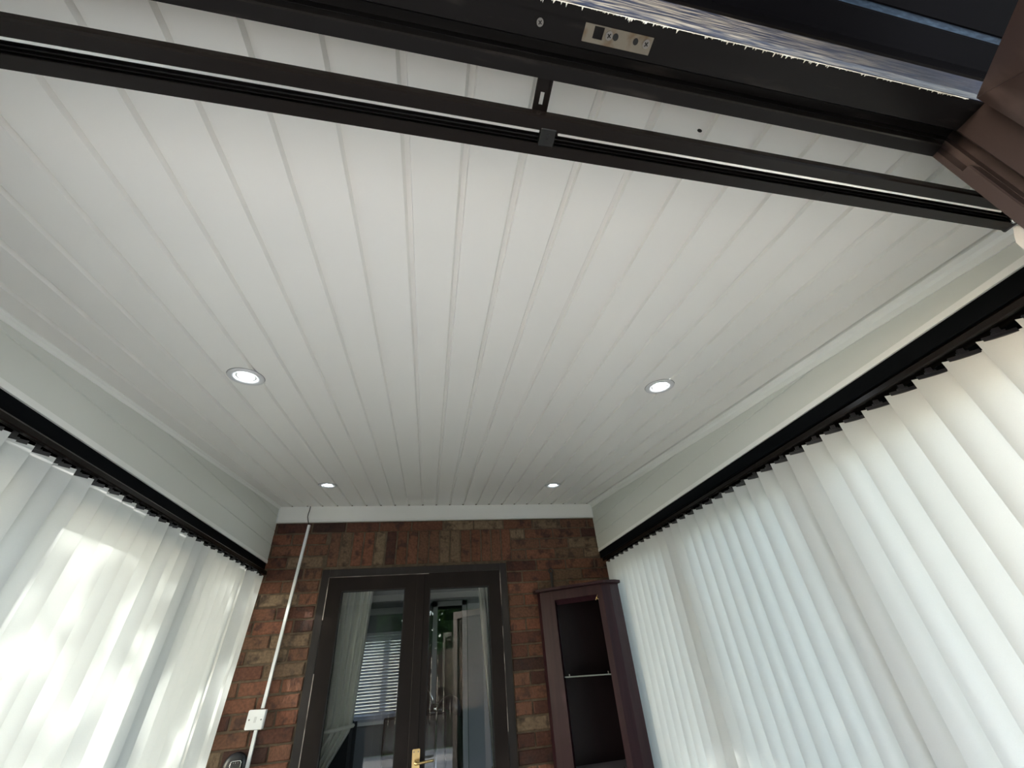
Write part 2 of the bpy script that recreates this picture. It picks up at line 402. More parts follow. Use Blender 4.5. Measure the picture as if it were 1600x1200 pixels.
# windows: a dark frame with mullions in front of glass, above a low wall
def windows(s, X, posts, idx, tops):
    xa, xb = (X, X + s * .06) if s > 0 else (X + s * .06, X)
    nm = 'window_%d' % idx
    root = empty(nm, (X, 1.5, .75), kind='structure')
    inv = Matrix.Translation((-X, -1.5, -.75))
    def put(name, me, m, par=root):
        me.transform(inv); return link(name, me, m, par)
    zt = EY + .607
    put('head_rail', box(xa, xb, .2, YW, EY + .55, zt, .003), 'beam')
    put('sill', box(xa - .02, xb + .02, .2, YW, .72, .78, .003), 'beam')
    for (a, b) in posts: put('mullion', box(xa, xb, a, b, .78, EY + .55, .003), 'beam')
    for (a, b), (_, _), tp in zip(posts[:-1], posts[1:], tops): pass
    for i, tp in enumerate(tops):
        a = posts[i][1]; b = posts[i + 1][0]
        sx0, sx1 = (X + s * .01, X + s * .05) if s > 0 else (X + s * .05, X + s * .01)
        sh = put('sash', mesh_frame(sx0, sx1, a, b, .78, EY + .55, EY + .55 - tp), 'beam')
        put('pane', box(X + s * .028 - .003, X + s * .028 + .003, a, b, .78, EY + .55), 'glass', sh)
    return root
def mesh_frame(x0, x1, y0, y1, z0, z1, wtop, w=.03):
    bm = bmesh.new()
    add_box(bm, x0, x1, y0, y0 + w, z0, z1); add_box(bm, x0, x1, y1 - w, y1, z0, z1)
    add_box(bm, x0, x1, y0 + w, y1 - w, z0, z0 + w); add_box(bm, x0, x1, y0 + w, y1 - w, z1 - wtop, z1)
    return mesh_from(bm, 'sash')
windows(-1, -1.205, [(.2, .28), (1.20, 1.27), (2.04, 2.13), (2.93, YW)], 1, [EY + .49, EY + .49, EY + .535])
windows(1, 1.40, [(.2, .28), (1.10, 1.18), (2.0, 2.08), (2.9, YW)], 2, [EY + .5] * 3)
for s, X in ((1, 1.40), (-1, -1.205)):
    xa, xb = sorted((X - s * .02, X + s * .16))
    w = link('wall_left_base' if s < 0 else 'wall_right_base', box(xa, xb, .2, YW, -.05, .72, .002), 'mortar', kind='structure')

# ------------------------------------------------------------------ patio door frame overhead (camera stands in it)
XJ = .79; XJL = -.62
def mitred(profile, name, m, parent, which):
    """profile points (y, a): a = distance outward from the opening edge; z head = .65 + a"""
    if which == 'head':
        R = [[(XJL - a, y, EY + .65 + a) for y, a in profile], [(XJ + a, y, EY + .65 + a) for y, a in profile]]
    elif which == 'jr':
        R = [[(XJ + a, y, EY + .65 + a) for y, a in profile], [(XJ + a, y, 0) for y, a in profile]]
    else:
        R = [[(XJL - a, y, EY + .65 + a) for y, a in profile], [(XJL - a, y, 0) for y, a in profile]]
    return link(name, loft(R, name), m, parent)
dfr = empty('door_2', (.1, .15, 0), kind='structure')
fr0 = [(.1925, .0), (.1925, .085), (.106, .085), (.106, .052), (.1135, .012), (.118, .004), (.130, .0052), (.1302, .0068), (.156, .0095), (.158, .0125), (.159, .040), (.1745, .040), (.1748, .022), (.183, .022), (.185, .0)]
def shift(o): 
    o.data.transform(Matrix.Translation((-.1, -.15, 0))); return o
head = shift(mitred(fr0, 'frame_head', 'head', dfr, 'head'))
jr = shift(mitred(fr0, 'frame_jamb', 'jamb', dfr, 'jr')); jl = shift(mitred(fr0, 'frame_jamb', 'jamb', dfr, 'jl'))
# clip-in beads along the inner edge, cut short of the corner
bead = [(.1915, -.0012), (.177, -.0012), (.1752, .001), (.1752, .022), (.1915, .022)]
b1 = link('glazing_bead', loft([[(XJL + .02 - .1, y - .15, EY + .65 + a) for y, a in bead], [(XJ - .002 - .1, y - .15, EY + .65 + a) for y, a in bead]]), 'head', dfr)
for X, s in ((XJ, 1), (XJL, -1)):
    link('glazing_bead', loft([[(X + s * a - .1, y - .15, EY + .588) for y, a in bead], [(X + s * a - .1, y - .15, 0) for y, a in bead]]), 'jamb', dfr)
# the scratched outer chamfer with painted sunlight and sky blue, and its flaking edge
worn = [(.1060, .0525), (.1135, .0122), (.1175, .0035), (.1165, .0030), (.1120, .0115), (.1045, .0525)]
for wh in ('head', 'jr', 'jl'): shift(mitred(worn, 'worn_sunlit_edge', 'worn', dfr, wh))
def flaky(n=700):
    bm = bmesh.new(); rnd = random.Random(3); x = XJL + .05
    top = []; bot = []
    for i in range(n + 1):
        x = .02 + (XJ - .03 - .02) * i / n
        amp = .0022 if x < .55 else .0012
        top.append(bm.verts.new((x - .1, .1172 - .15, EY + .6525)))
        bot.append(bm.verts.new((x - .1, .1184 - .15 + rnd.random() ** 9 * amp * 2.0, EY + .6532)))
    low = [bm.verts.new(v.co + Vector((0, -.0006, -.0012))) for v in bot]
    for i in range(n):
        bm.faces.new((top[i], top[i + 1], low[i + 1], low[i])); bm.faces.new((low[i], low[i + 1], bot[i + 1], bot[i]))
    return mesh_from(bm, 'flaking_edge')
link('flaking_edge', flaky(), 'flake', dfr)
# small paint chips on jamb
def chip(pts, m, par, n=(0, -1, 0), off=.0008):
    bm = bmesh.new(); vs = [bm.verts.new(p) for p in pts]; f = bm.faces.new(vs)
    r = bmesh.ops.extrude_face_region(bm, geom=[f]); 
    for v in [g for g in r['geom'] if isinstance(g, bmesh.types.BMVert)]: v.co += Vector(n) * off
    return link('paint_chip', mesh_from(bm, 'paint_chip'), m, par)

# lock keep in the head
def local(me): me.transform(Matrix.Translation((-.1, -.15, 0))); return me
zk = EY + .6585
bm = bmesh.new()
kp = Matrix.Translation((.2115, .1385, zk))
def plate_with_holes():
    bm = bmesh.new()
    x0, x1, y0, y1 = -.0455, .0465, -.0105, .0105
    # plate as strips around the square hole
    hx0, hx1, hy0, hy1 = -.033, -.020, -.006, .006
    for (a, b, c, d) in ((x0, hx0, y0, y1), (hx1, x1, y0, y1), (hx0, hx1, y0, hy0), (hx0, hx1, hy1, y1)):
        add_box(bm, a, b, c, d, -.0016, .001)
    return bm
bm = plate_with_holes(); bm.transform(kp)
keep = link('lock_keep', local(mesh_from(bm, 'lock_keep')), 'zinc', dfr, label='tarnished zinc lock keep plate')
bm = bmesh.new(); add_box(bm, -.033, -.020, -.006, .006, -.0002, .0004)
for hx, r in ((-.0035, .0036), (.024, .0034)): cyl(r, .0006, 16, Matrix.Translation((hx, 0, -.0022)), bm=bm)
bm.transform(kp); link('bolt_hole', local(mesh_from(bm, 'bolt_hole')), 'black', keep)
def screw(name, x, y, z, r, par, m='screw'):
    bm = bmesh.new(); cyl(r, .0016, 20, Matrix.Translation((x, y, z - .0016)), bm=bm, r2=r * .96)
    o = link(name, local(mesh_from(bm, 'screw')), m, par)
    bm = bmesh.new()
    for a in (.6, .6 + PI / 2): 
        add_box(bm, -r * .6, r * .6, -r * .13, r * .13, -.0003, .0003, Matrix.Translation((x, y, z - .0017)) @ Matrix.Rotation(a, 4, 'Z'))
    return o, mesh_from(bm, 'slot')
for sx in (.2115 - .0125, .2115 + .0385):
    o, sl_ = screw('screw', sx, .1385, zk - .0014, .0046, keep)
    link('screw_slot', local(sl_), 'black', keep)
o, sl_ = screw('screw', .1095, .1405, EY + .6575, .0042, head)
o.name = 'screw'; link('screw_slot', local(sl_), 'black', head)

# roof fascia above the opening, seen from below
fas = empty('fascia', (.1, -.05, EY + .8), kind='structure'); fas.name = 'trim_4'
def L2(me): me.transform(Matrix.Translation((-.1, .05, -EY - .8))); return me
link('fascia_board', L2(box(-1.5, 1.6, .0745, .1165, EY + .80, EY + .83, .002)), 'fascia', fas)
link('lit_gap_strip', L2(box(-1.5, 1.6, .067, .0745, EY + .803, EY + .82)), 'blue', fas)  # stands for the lit gap between fascia and gutter
link('soffit_board', L2(box(-1.5, 1.6, -.16, .067, EY + .798, EY + .82, .002)), 'fascia', fas)
link('gutter', L2(loft([[(x, -.22 + .06 * math.cos(t), EY + .80 + .055 * math.sin(t)) for t in [PI + PI * k / 10 for k in range(11)]] + [(x, -.155, EY + .83), (x, -.285, EY + .83)] for x in (-1.5, 1.6)])), 'fascia', fas)
link('fascia_backing', L2(box(-1.5, 1.6, .107, .19, EY + .735, EY + .99)), 'fascia', fas)

# open door leaf, hinged on the right jamb
ang = math.atan2(-.080, -.060)
leafo = empty('door_3', (.775, .098, 0), kind='structure', rot=(0, 0, ang))
zt = EY + .640
LW = .66
def leafpart(name, me, m): return link(name, me, m, leafo)
T = .024
leafpart('stile', loft([[(0, -T, .02), (.085, -T, .02), (.085, T, .02), (0, T, .02)], [(0, -T, zt), (.085, -T, zt - .085), (.085, T, zt - .085), (0, T, zt)]]), 'jamb')
leafpart('stile', loft([[(LW, -T, .02), (LW - .085, -T, .02), (LW - .085, T, .02), (LW, T, .02)], [(LW, -T, zt), (LW - .085, -T, zt - .085), (LW - .085, T, zt - .085), (LW, T, zt)]]), 'jamb')
leafpart('top_rail', loft([[(.0005, -T, zt), (.0855, -T, zt - .085), (.0855, T, zt - .085), (.0005, T, zt)], [(LW - .0005, -T, zt), (LW - .0855, -T, zt - .085), (LW - .0855, T, zt - .085), (LW - .0005, T, zt)]]), 'jamb')
leafpart('bottom_rail', box(.085, LW - .085, -T, T, .02, .14), 'jamb')
leafpart('pane', box(.085, LW - .085, -.004, .004, .14, zt - .085), 'glass')

# front walls beside the opening (glazed panel right and left)
for s, a, b, n in ((1, XJ + .085, XR + .15, 'wall_front_right'), (-1, XL - .15, XJL - .085, 'wall_front_left')):
    x0, x1 = (a, b)
    link(n, box(x0, x1, .106, .19, 0, EY + .735, .002), 'fascia', kind='structure')
link('wall_front_top', box(XL - .15, XR + .15, .108, .18, EY + .735, EY + .86), 'fascia', kind='structure')

# ------------------------------------------------------------------ vertical blinds
def slat_mesh(L, w=.089, bow=.006, seed=0, nc=10, nr=8, wave=.0):
    rnd = random.Random(seed); ph = rnd.uniform(0, 6); bm = bmesh.new(); g = []
    for j in range(nr + 1):
        t = j / nr; row = []
        for i in range(nc + 1):
            u = -w / 2 + w * i / nc
            d = bow * (1 - (2 * u / w) ** 2) - bow * .6
            d += wave * math.sin(t * 5 + ph) * (u / w)
            row.append(bm.verts.new((u, d, -L * t)))
        g.append(row)
    for j in range(nr):
        for i in range(nc): bm.faces.new((g[j][i], g[j][i + 1], g[j + 1][i + 1], g[j + 1][i]))
    me = mesh_from(bm, 'slat', True); me.materials.append(M['slat']); return me
LS = 1.94
slats = [slat_mesh(LS, seed=s, bow=b, wave=wv) for s, b, wv in ((1, .0085, .0), (2, .0075, .0010), (3, .0095, .0), (4, .0080, .0012))]
hook_bm = bmesh.new()
add_box(hook_bm, -.030, .030, -.003, .003, -.004, .006); add_box(hook_bm, -.006, .006, -.006, .006, .004, .020)
add_box(hook_bm, -.012, .012, -.005, .0, .004, .010)
hook_me = mesh_from(hook_bm, 'slat_hanger'); hook_me.materials.append(M['hook'])
stitch_me = box(-.0445, .0445, -.0032, -.0022, -.0165, -.0150); stitch_me.materials.append(M['slat'])

def rail_mesh(y0, y1, axis='y'):
    # C-section: 40 wide, 24 high, open below
    pr = [(-.020, 0), (-.0215, .004), (-.0215, .018), (-.017, .024), (.017, .024), (.0215, .018), (.0215, .004), (.020, 0),
          (.010, 0), (.010, .003), (.013, .004), (.013, .018), (-.013, .018), (-.013, .004), (-.010, .003), (-.010, 0)]
    return extr(pr, axis, y0, y1, 'headrail')

def blind(s, xrail, label, tips, L, lean, angs, zr):
    y0, y1 = .24, YW - .02
    root = empty('vertical_blind', (xrail, 1.6, zr), label=label, cat='blind', group=None)
    rm = rail_mesh(y0 - 1.6, y1 - 1.6); link('headrail', rm, 'rail', root)
    link('control_spindle', tube([(0, y0 - 1.6, .010), (0, y1 - 1.6, .010)], .004, 6), 'hook', root)
    bm = bmesh.new()
    for i, yt in enumerate(tips):
        a = angs(i)
        # slat runs outward and towards the camera from its room-side tip
        rz = math.atan2(-1, s) if False else math.atan2(-math.sin(a), s * math.cos(a))
        hw = .0445
        cx = -math.cos(rz) * 0; yc = yt + math.sin(rz) * hw
        o = link('slat', random.choice(slats), None, root)
        top = ZTOP - zr + random.uniform(-.0015, .0015)
        Mx = Matrix.Translation((0, yc - 1.6, top)) @ Matrix.Rotation(lean, 4, 'Y') @ Matrix.Rotation(rz, 4, 'Z')
        o.matrix_local = Mx
        h = link('slat_hanger', hook_me, None, o)
    return root
random.seed(11)
tipsR = [.504 + .0765 * k for k in range(-3, 32)]
def angR(i): return math.radians(45 + random.uniform(-1.5, 1.5))
blind(1, 1.300, 'white fabric vertical blind along the right side wall beside the dark cabinet', tipsR, LS, 0, angR, EY + .583)
tipsL = [1.121 + .0735 * k for k in range(-11, 25)]
def angL(i):
    k = i - 11
    if k in (10,): return math.radians(28)
    if k in (21,): return math.radians(72)
    if k in (22,): return math.radians(24)
    return math.radians(45 + random.uniform(-3, 3))
blind(-1, -1.043, 'white fabric vertical blind along the left side wall with dappled sun behind it', tipsL, LS, math.radians(3.2), angL, EY + .578)

# front track, empty of slats but for a bundle at its right end
xf0, xf1 = -.95, 1.045
ft = empty('blind_track', (0, .2475, EY + .615), label='long black-brown empty blind track hung below the doorway head, across the ceiling', cat='track')
def rail2(x0, x1):
    pr = [(-.0235, 0), (-.025, .004), (-.025, .018), (-.020, .026), (.020, .026), (.025, .018), (.025, .004), (.0235, 0),
          (.0085, 0), (.0085, .003), (.0165, .004), (.0165, .020), (-.0080, .020), (-.0080, .004), (-.0080, 0)]
    return extr(pr, 'x', x0, x1, 'headrail')
link('headrail', rail2(xf0, xf1), 'rail', ft)
link('polished_strip', extr([(-.0088, -.0006), (-.0058, -.0006), (-.0058, .006), (-.0088, .006)], 'x', xf0, .128, 'strip'), 'railstrip', ft)
link('polished_strip', extr([(-.0088, -.0006), (-.0058, -.0006), (-.0058, .006), (-.0088, .006)], 'x', .155, xf1 - .06, 'strip'), 'railstrip', ft)
for q in (.004, .009, .013): link('inner_rib', box(xf0, xf1, q - .0006, q + .0006, .012, .020), 'railin', ft)
sp = link('joiner', box(.130, .152, -.012, .010, -.0014, .012, .001), 'railin', ft)
bm = bmesh.new()
for q in (-.004, .002): cyl(.0022, .001, 10, Matrix.Translation((.1415, q, -.0022)), bm=bm)
link('rivet', mesh_from(bm, 'rivet'), 'railin', sp)
link('end_cap', box(xf1 - .004, xf1 + .002, -.026, .026, -.001, .027, .001), 'hook', ft)
bm = bmesh.new(); cyl(.004, .012, 12, Matrix.Translation((xf1 - .028, -.002, -.006)) @ Matrix.Rotation(.6, 4, 'Y'), bm=bm); cyl(.003, .010, 12, Matrix.Translation((xf1 - .016, .004, -.006)), bm=bm)
link('end_carrier', mesh_from(bm, 'end_carrier', True), 'chrome', ft)
# bracket strap from the doorway head
def strap():
    bm = bmesh.new()
    w0, w1 = -.0105, .0105
    segs = [(.1925, .655), (.232, .655), (.2365, .6535), (.240, .649), (.2475, .643)]
    # main strip with a slot: built from boxes round the slot
    z = .655
    for (a, b, c, d) in ((w0, -.0028, .190, .236), (.0028, w1, .190, .236), (-.0028, .0028, .190, .2085), (-.0028, .0028, .2235, .236)):
        add_box(bm, a, b, c, d, z, z + .002)
    add_box(bm, .0075, w1, .190, .236, z - .003, z)             # turned-down edge rib
    add_box(bm, w0, w1, .236, .260, .641, .646)
    add_box(bm, w0, w1, .234, .238, .643, .657)
    bm.transform(Matrix.Translation((.130, -.2475, -.615)))
    return mesh_from(bm, 'bracket_strap')
br = link('bracket', strap(), 'rail', ft)
# small white packer fixed behind the right jamb at the end of the track
pk = bpy.data.objects['wall_right']
link('packer', loft([[(x, y, EY + z) for y, z in ((.205, .67), (.2535, .657), (.2600, .622), (.2755, .588), (.276, .566), (.255, .556), (.205, .556))] for x in (1.050, 1.262)]), 'whiteplastic', pk)

# ------------------------------------------------------------------ patio doors into the house
d1 = empty('door_1', (-.075, YW, 0), kind='structure')
def DM(me): me.transform(Matrix.Translation((.075, -YW, 0))); return me
bm = bmesh.new()
FO = .048
add_box(bm, DX0, DX0 + FO, YW - .006, YW + .07, 0, DZ); add_box(bm, DX1 - FO, DX1, YW - .006, YW + .07, 0, DZ)
add_box(bm, DX0 + FO, DX1 - FO, YW - .006, YW + .07, DZ - FO, DZ)
bmesh.ops.bevel(bm, geom=[e for e in bm.edges if e.is_boundary is False and e.calc_length() > .3], offset=.003, segments=2, affect='EDGES')
link('door_frame', DM(mesh_from(bm, 'door_frame')), 'frame', d1)
XM = -.078
lt = DZ - FO - .001
def leaf(x0, x1, g0, g1, gt, par):
    bm = bmesh.new(); y0, y1 = YW - .012, YW + .05; zb = .03
    add_box(bm, x0, g0, y0, y1, zb, lt); add_box(bm, g1, x1, y0, y1, zb, lt)
    add_box(bm, g0, g1, y0, y1, gt, lt); add_box(bm, g0, g1, y0, y1, zb, .24)
    bmesh.ops.remove_doubles(bm, verts=bm.verts[:], dist=1e-5)
    lf = link('door_leaf', DM(mesh_from(bm, 'door_leaf')), 'leaf', par)
    bm = bmesh.new(); q = .006
    for (a, b, c, d) in ((g0, g0 + q, .24, gt), (g1 - q, g1, .24, gt), (g0, g1, gt - q, gt), (g0, g1, .24, .24 + q)):
        add_box(bm, a, b, YW - .009, YW + .02, c, d)
    link('gasket', DM(mesh_from(bm, 'gasket')), 'gasket', lf)
    link('pane', DM(box(g0 + .003, g1 - .003, YW + .002, YW + .006, .243, gt - .003)), 'glassdoor', lf)
    return lf
l1 = leaf(DX0 + FO + .003, XM - .001, -.552, -.152, EY + .462, d1)
l2 = leaf(XM + .001, DX1 - FO - .003, .008, .410, EY + .452, d1)
link('meeting_strip', DM(box(XM - .002, XM + .052, YW - .018, YW - .011, .03, lt - .006, .002)), 'leaf', l2)
# worn weather seals in the joint between frame and leaves
for (a, b, c, d) in ((DX0 + FO - .002, DX0 + FO + .003, EY + .30, lt), (DX0 + FO - .001, DX0 + FO + .003, EY - .47, EY + .02), (DX0 + FO + .002, .0, lt - .004, lt), (DX1 - FO - .003, DX1 - FO + .001, EY + .32, lt - .002), (DX1 - FO - .002, DX1 - FO + .001, EY - .35, EY + .20)):
    link('weather_seal', DM(box(a, b, YW - .0136, YW - .006, c, d)), 'seal', d1)
# lever handle
hd = link('door_handle', DM(box(XM + .022, XM + .064, YW - .026, YW - .018, EY - .600, EY - .376, .003, seg=2)), 'brass', l2)
bm = bmesh.new(); cyl(.0075, .04, 16, Matrix.Translation((XM + .043, YW - .026, EY - .432)) @ Matrix.Rotation(PI / 2, 4, 'X'), bm=bm)
link('handle_neck', DM(mesh_from(bm, 'handle_neck', True)), 'brass', hd)
link('lever', DM(tube([(XM + .040, YW - .064, EY - .434), (XM + .060, YW - .066, EY - .433), (XM + .10, YW - .066, EY - .430), (XM + .140, YW - .062, EY - .428)], .0062, 10)), 'brass', hd)
for hx in (XM + .031, XM + .055):
    bm = bmesh.new(); cyl(.0032, .002, 12, Matrix.Translation((hx, YW - .026, EY - .388)) @ Matrix.Rotation(PI / 2, 4, 'X'), bm=bm)
    link('handle_screw', DM(mesh_from(bm, 'handle_screw')), 'screw', hd)

# ------------------------------------------------------------------ room behind the doors
YR = 5.4
bm = bmesh.new()
WX0, WX1, WZ0, WZ1 = -1.15, -.27, EY - .42, EY + .36
for (a, b, c, d) in ((-2.4, WX0, 0, 2.5), (WX1, 2.4, 0, 2.5), (WX0, WX1, 0, WZ0), (WX0, WX1, WZ1, 2.5)): add_box(bm, a, b, YR, YR + .2, c, d)
link('wall_far', mesh_from(bm, 'wall_far'), 'roomwall', kind='structure')
link('wall_inner_left', box(-2.6, -2.4, YW + .27, YR + .2, 0, 2.5), 'roomwall', kind='structure')
link('wall_inner_right', box(2.4, 2.6, YW + .27, YR + .2, 0, 2.5), 'roomwall', kind='structure')
link('floor_inner', box(-2.4, 2.4, YW + .27, YR, -.05, 0), 'darkfab', kind='structure')
ci = link('ceiling_inner', box(-2.6, 2.6, YW + .02, YR + .2, 2.46, 2.6), 'roomceil', kind='structure')
link('ceiling_beam', box(-2.4, 2.4, 4.05, 4.17, 2.36, 2.46, .004), 'roomceil', ci)
link('ceiling_beam', box(-2.4, 2.4, 4.75, 4.87, 2.36, 2.46, .004), 'roomceil', ci)
link('picture_rail', box(-2.4, 2.4, YR - .03, YR, 2.20, 2.27, .004), 'roomceil', ci)
link('picture_rail', box(-2.4, 2.4, YR - .03, YR, 2.06, 2.13, .004), 'roomceil', ci)
w3 = empty('window_3', ((WX0 + WX1) / 2, YR, WZ0), kind='structure')
def WM(me): me.transform(Matrix.Translation((-(WX0 + WX1) / 2, -YR, -WZ0))); return me
bm = bmesh.new(); q = .05
for (a, b, c, d) in ((WX0, WX0 + q, WZ0, WZ1), (WX1 - q * .5, WX1, WZ0, WZ1), (WX0, WX1, WZ0, WZ0 + q), (WX0, WX1, WZ1 - q, WZ1), (-.47, -.41, WZ0, WZ1)): add_box(bm, a, b, YR + .06, YR + .12, c, d)
fr = link('window_frame', WM(mesh_from(bm, 'window_frame')), 'whiteplastic', w3)
link('pane', WM(box(WX0, WX1, YR + .085, YR + .09, WZ0, WZ1)), 'glass', fr)
link('window_sill', WM(box(WX0 - .05, WX1 + .05, YR - .06, YR + .06, WZ0 - .03, WZ0, .004)), 'whiteplastic', w3)
vb = empty('venetian_blind', ((WX0 + WX1) / 2, YR - .045, WZ1 + .02), label='lowered white venetian blind on the far window seen through the left door pane', cat='blind')
link('headrail', box(-(WX1 - WX0) / 2, (WX1 - WX0) / 2, -.02, .02, -.03, 0, .003), 'blindslat', vb)
vs_me = box(-(WX1 - WX0) / 2, (WX1 - WX0) / 2, -.0155, .0155, -.0009, .0009); vs_me.materials.append(M['blindslat'])
nsl = 27
for i in range(nsl):
    o = link('slat', vs_me, None, vb); o.location = (0, 0, -.05 - i * .0285); o.rotation_euler = (math.radians(-58), 0, 0)
for xx in (-.3, 0, .3): link('ladder_cord', tube([(xx, 0, -.02), (xx, 0, -.05 - nsl * .0285)], .0012, 5), 'blindslat', vb)
# curtains
def curtain(name, topx, tiex, botx, ztop, ztie, zbot, y, folds, label, group=None):
    bm = bmesh.new(); rows = []; nr, nc = 26, folds * 8
    for j in range(nr + 1):
        t = j / nr; z = ztop + (zbot - ztop) * t
        if z > ztie: u = (ztop - z) / (ztop - ztie); e = u ** 1.15; a = [topx[k] + (tiex[k] - topx[k]) * e for k in (0, 1)]
        else: u = (ztie - z) / (ztie - zbot + 1e-6); a = [tiex[k] + (botx[k] - tiex[k]) * u for k in (0, 1)]
        row = []
        for i in range(nc + 1):
            s_ = i / nc; w = a[1] - a[0]; dep = .030 * min(1, w / .16 + .35)
            row.append(bm.verts.new((a[0] + w * s_, dep * math.sin(s_ * folds * 2 * PI) + .004 * math.sin(z * 9 + i), z)))
        rows.append(row)
    for j in range(nr):
        for i in range(nc): bm.faces.new((rows[j][i], rows[j][i + 1], rows[j + 1][i + 1], rows[j + 1][i]))
    bm.transform(Matrix.Identity(4))
    root = empty(name, (0, y, 0), label=label, cat='curtain')
    link('drape', mesh_from(bm, 'drape', True), 'curt', root)
    cx = (tiex[0] + tiex[1]) / 2; hw = (tiex[1] - tiex[0]) / 2 + .006
    link('tie_back', tube([(cx + hw * math.cos(t), .03 * math.sin(t), ztie + .012 * math.cos(t)) for t in [2 * PI * k / 16 for k in range(16)]], .011, 6, closed=True), 'curt', root)
    return root
curtain('curtain', (-.66, -.375), (-.62, -.423), (-.75, -.60), EY + .58, EY - .27, .95, YW + .20, 6, 'cream curtain tied back behind the left door pane')
curtain('curtain', (.355, .60), (.425, .60), (.44, .60), EY + .58, EY - .53, .35, YW + .20, 5, 'pale curtain behind the right edge of the right door pane')

# things seen dimly through the panes
def sofa():
    r = empty('armchair', (-.80, 5.05, 0), label='grey fabric armchair back below the venetian blind', cat='chair')
    link('backrest', box(-.30, .16, .0, .16, .4, EY - .42 + .08, .05, seg=3), 'darkfab', r)
    link('seat', box(-.34, .2, -.45, .02, .2, .5, .04, seg=2), 'darkfab', r)
    link('arm', box(-.44, -.32, -.45, .1, .2, .72, .04, seg=2), 'darkfab', r); link('arm', box(.18, .30, -.45, .1, .2, .72, .04, seg=2), 'darkfab', r)
sofa()
tb = empty('side_table', (-.16, 3.95, 0), label='dark side table behind the door carrying the pile of books', cat='table')
link('table_top', box(-.25, .22, -.2, .2, .70, .73, .004), 'wood', tb)
for sx in (-.22, .19):
    for sy in (-.17, .17): link('leg', box(sx - .02, sx + .02, sy - .02, sy + .02, 0, .70), 'wood', tb)
zb = .73
books = [('booknavy', .03, .30, .21, 5, 'dark navy book at the bottom of the pile behind the left door pane'), ('bookcream', .035, .28, .20, -8, 'cream book second from the bottom of the pile'), ('wood', .022, .29, .2, 12, 'thin brown book in the middle of the pile'),
         ('bookcream', .03, .25, .19, -3, 'cream book just below the red book in the pile'), ('bookred', .028, .27, .19, 9, 'dark red book near the top of the pile'), ('booknavy', .02, .26, .18, -12, 'thin navy book on top of the pile')]
for m_, h, w, d, a, lb in books:
    r = empty('book', (-.20, 3.93, zb), label=lb, cat='book', group='books piled behind the left door pane', rot=(0, 0, math.radians(a)))
    link('cover', (lambda bm: (add_box(bm, -w / 2, w / 2, -d / 2, d / 2, 0, .003), add_box(bm, -w / 2, w / 2, -d / 2, d / 2, h - .003, h), add_box(bm, -w / 2, -w / 2 + .003, -d / 2, d / 2, 0, h), mesh_from(bm, 'cover'))[-1])(bmesh.new()), m_, r)
    link('pages', box(-w / 2 + .003, w / 2 - .005, -d / 2 + .005, d / 2 - .005, .003, h - .003), 'paper', r)
    zb += h
tv = empty('television', (-.30, 4.35, 0), label='black television screen below the venetian blind', cat='television')
link('screen', box(-.02, .48, -.02, .0, .78, EY - .34, .004), 'screen', tv); link('casing', box(-.03, .49, .0, .04, .77, EY - .33, .008), 'hook', tv)
link('stand', box(.1, .36, -.08, .1, .73, .77, .01), 'hook', tv)
cb = empty('tv_cabinet', (-.07, 4.45, 0), label='low dark cabinet under the television', cat='cabinet')
link('body', box(-.32, .42, -.2, .25, .02, .73, .004), 'wood', cb); link('door', box(-.31, .04, -.215, -.2, .05, .70, .002), 'wood', cb); link('door', box(.06, .41, -.215, -.2, .05, .70, .002), 'wood', cb)
# arm lamp with round heads behind the right pane
lp = empty('floor_lamp', (.10, 4.1, 0), label='dark floor lamp with round shade and angled arm behind the right door pane', cat='lamp')
link('base', mesh_from(cyl(.13, .02, 28), 'base', True), 'hook', lp)
link('pole', tube([(0, 0, .02), (0, 0, EY - .30)], .009, 8), 'chrome', lp)
link('arm', tube([(0, 0, EY - .30), (-.09, 0, EY - .10)], .008, 8), 'chrome', lp)
link('shade', lathe([(.0, .10), (.04, .095), (.085, .05), (.10, 0), (.095, 0), (.08, .045), (.0, .085)], 28, Matrix.Translation((.10, 0, EY - .30)) @ Matrix.Rotation(.5, 4, 'Y')), 'hook', lp)
link('shade', lathe([(.0, .06), (.03, .055), (.05, .03), (.055, 0), (.05, 0), (.0, .05)], 24, Matrix.Translation((-.01, 0, EY - .30))), 'chrome', lp)
# framed glazed cupboard front behind right pane
gc = empty('display_cupboard', (.22, 5.0, 0), label='glazed cupboard with pale frame at the back of the room behind the right pane', cat='cabinet')
bm = bmesh.new()
for (a, b, c, d) in ((-.16, -.11, .4, 2.12), (.16, .21, .4, 2.12), (-.16, .21, 2.07, 2.12), (-.16, .21, .4, .46)): add_box(bm, a, b, -.02, .02, c, d)
link('door_frame', mesh_from(bm, 'f'), mat('grey_paint', (.26, .27, .28), .5), gc)
link('pane', box(-.11, .16, -.004, .004, .46, 2.07), 'glass', gc); link('body', box(-.17, .22, .02, .32, .02, 2.13), mat('green_lining', (.02, .05, .035), .8), gc)

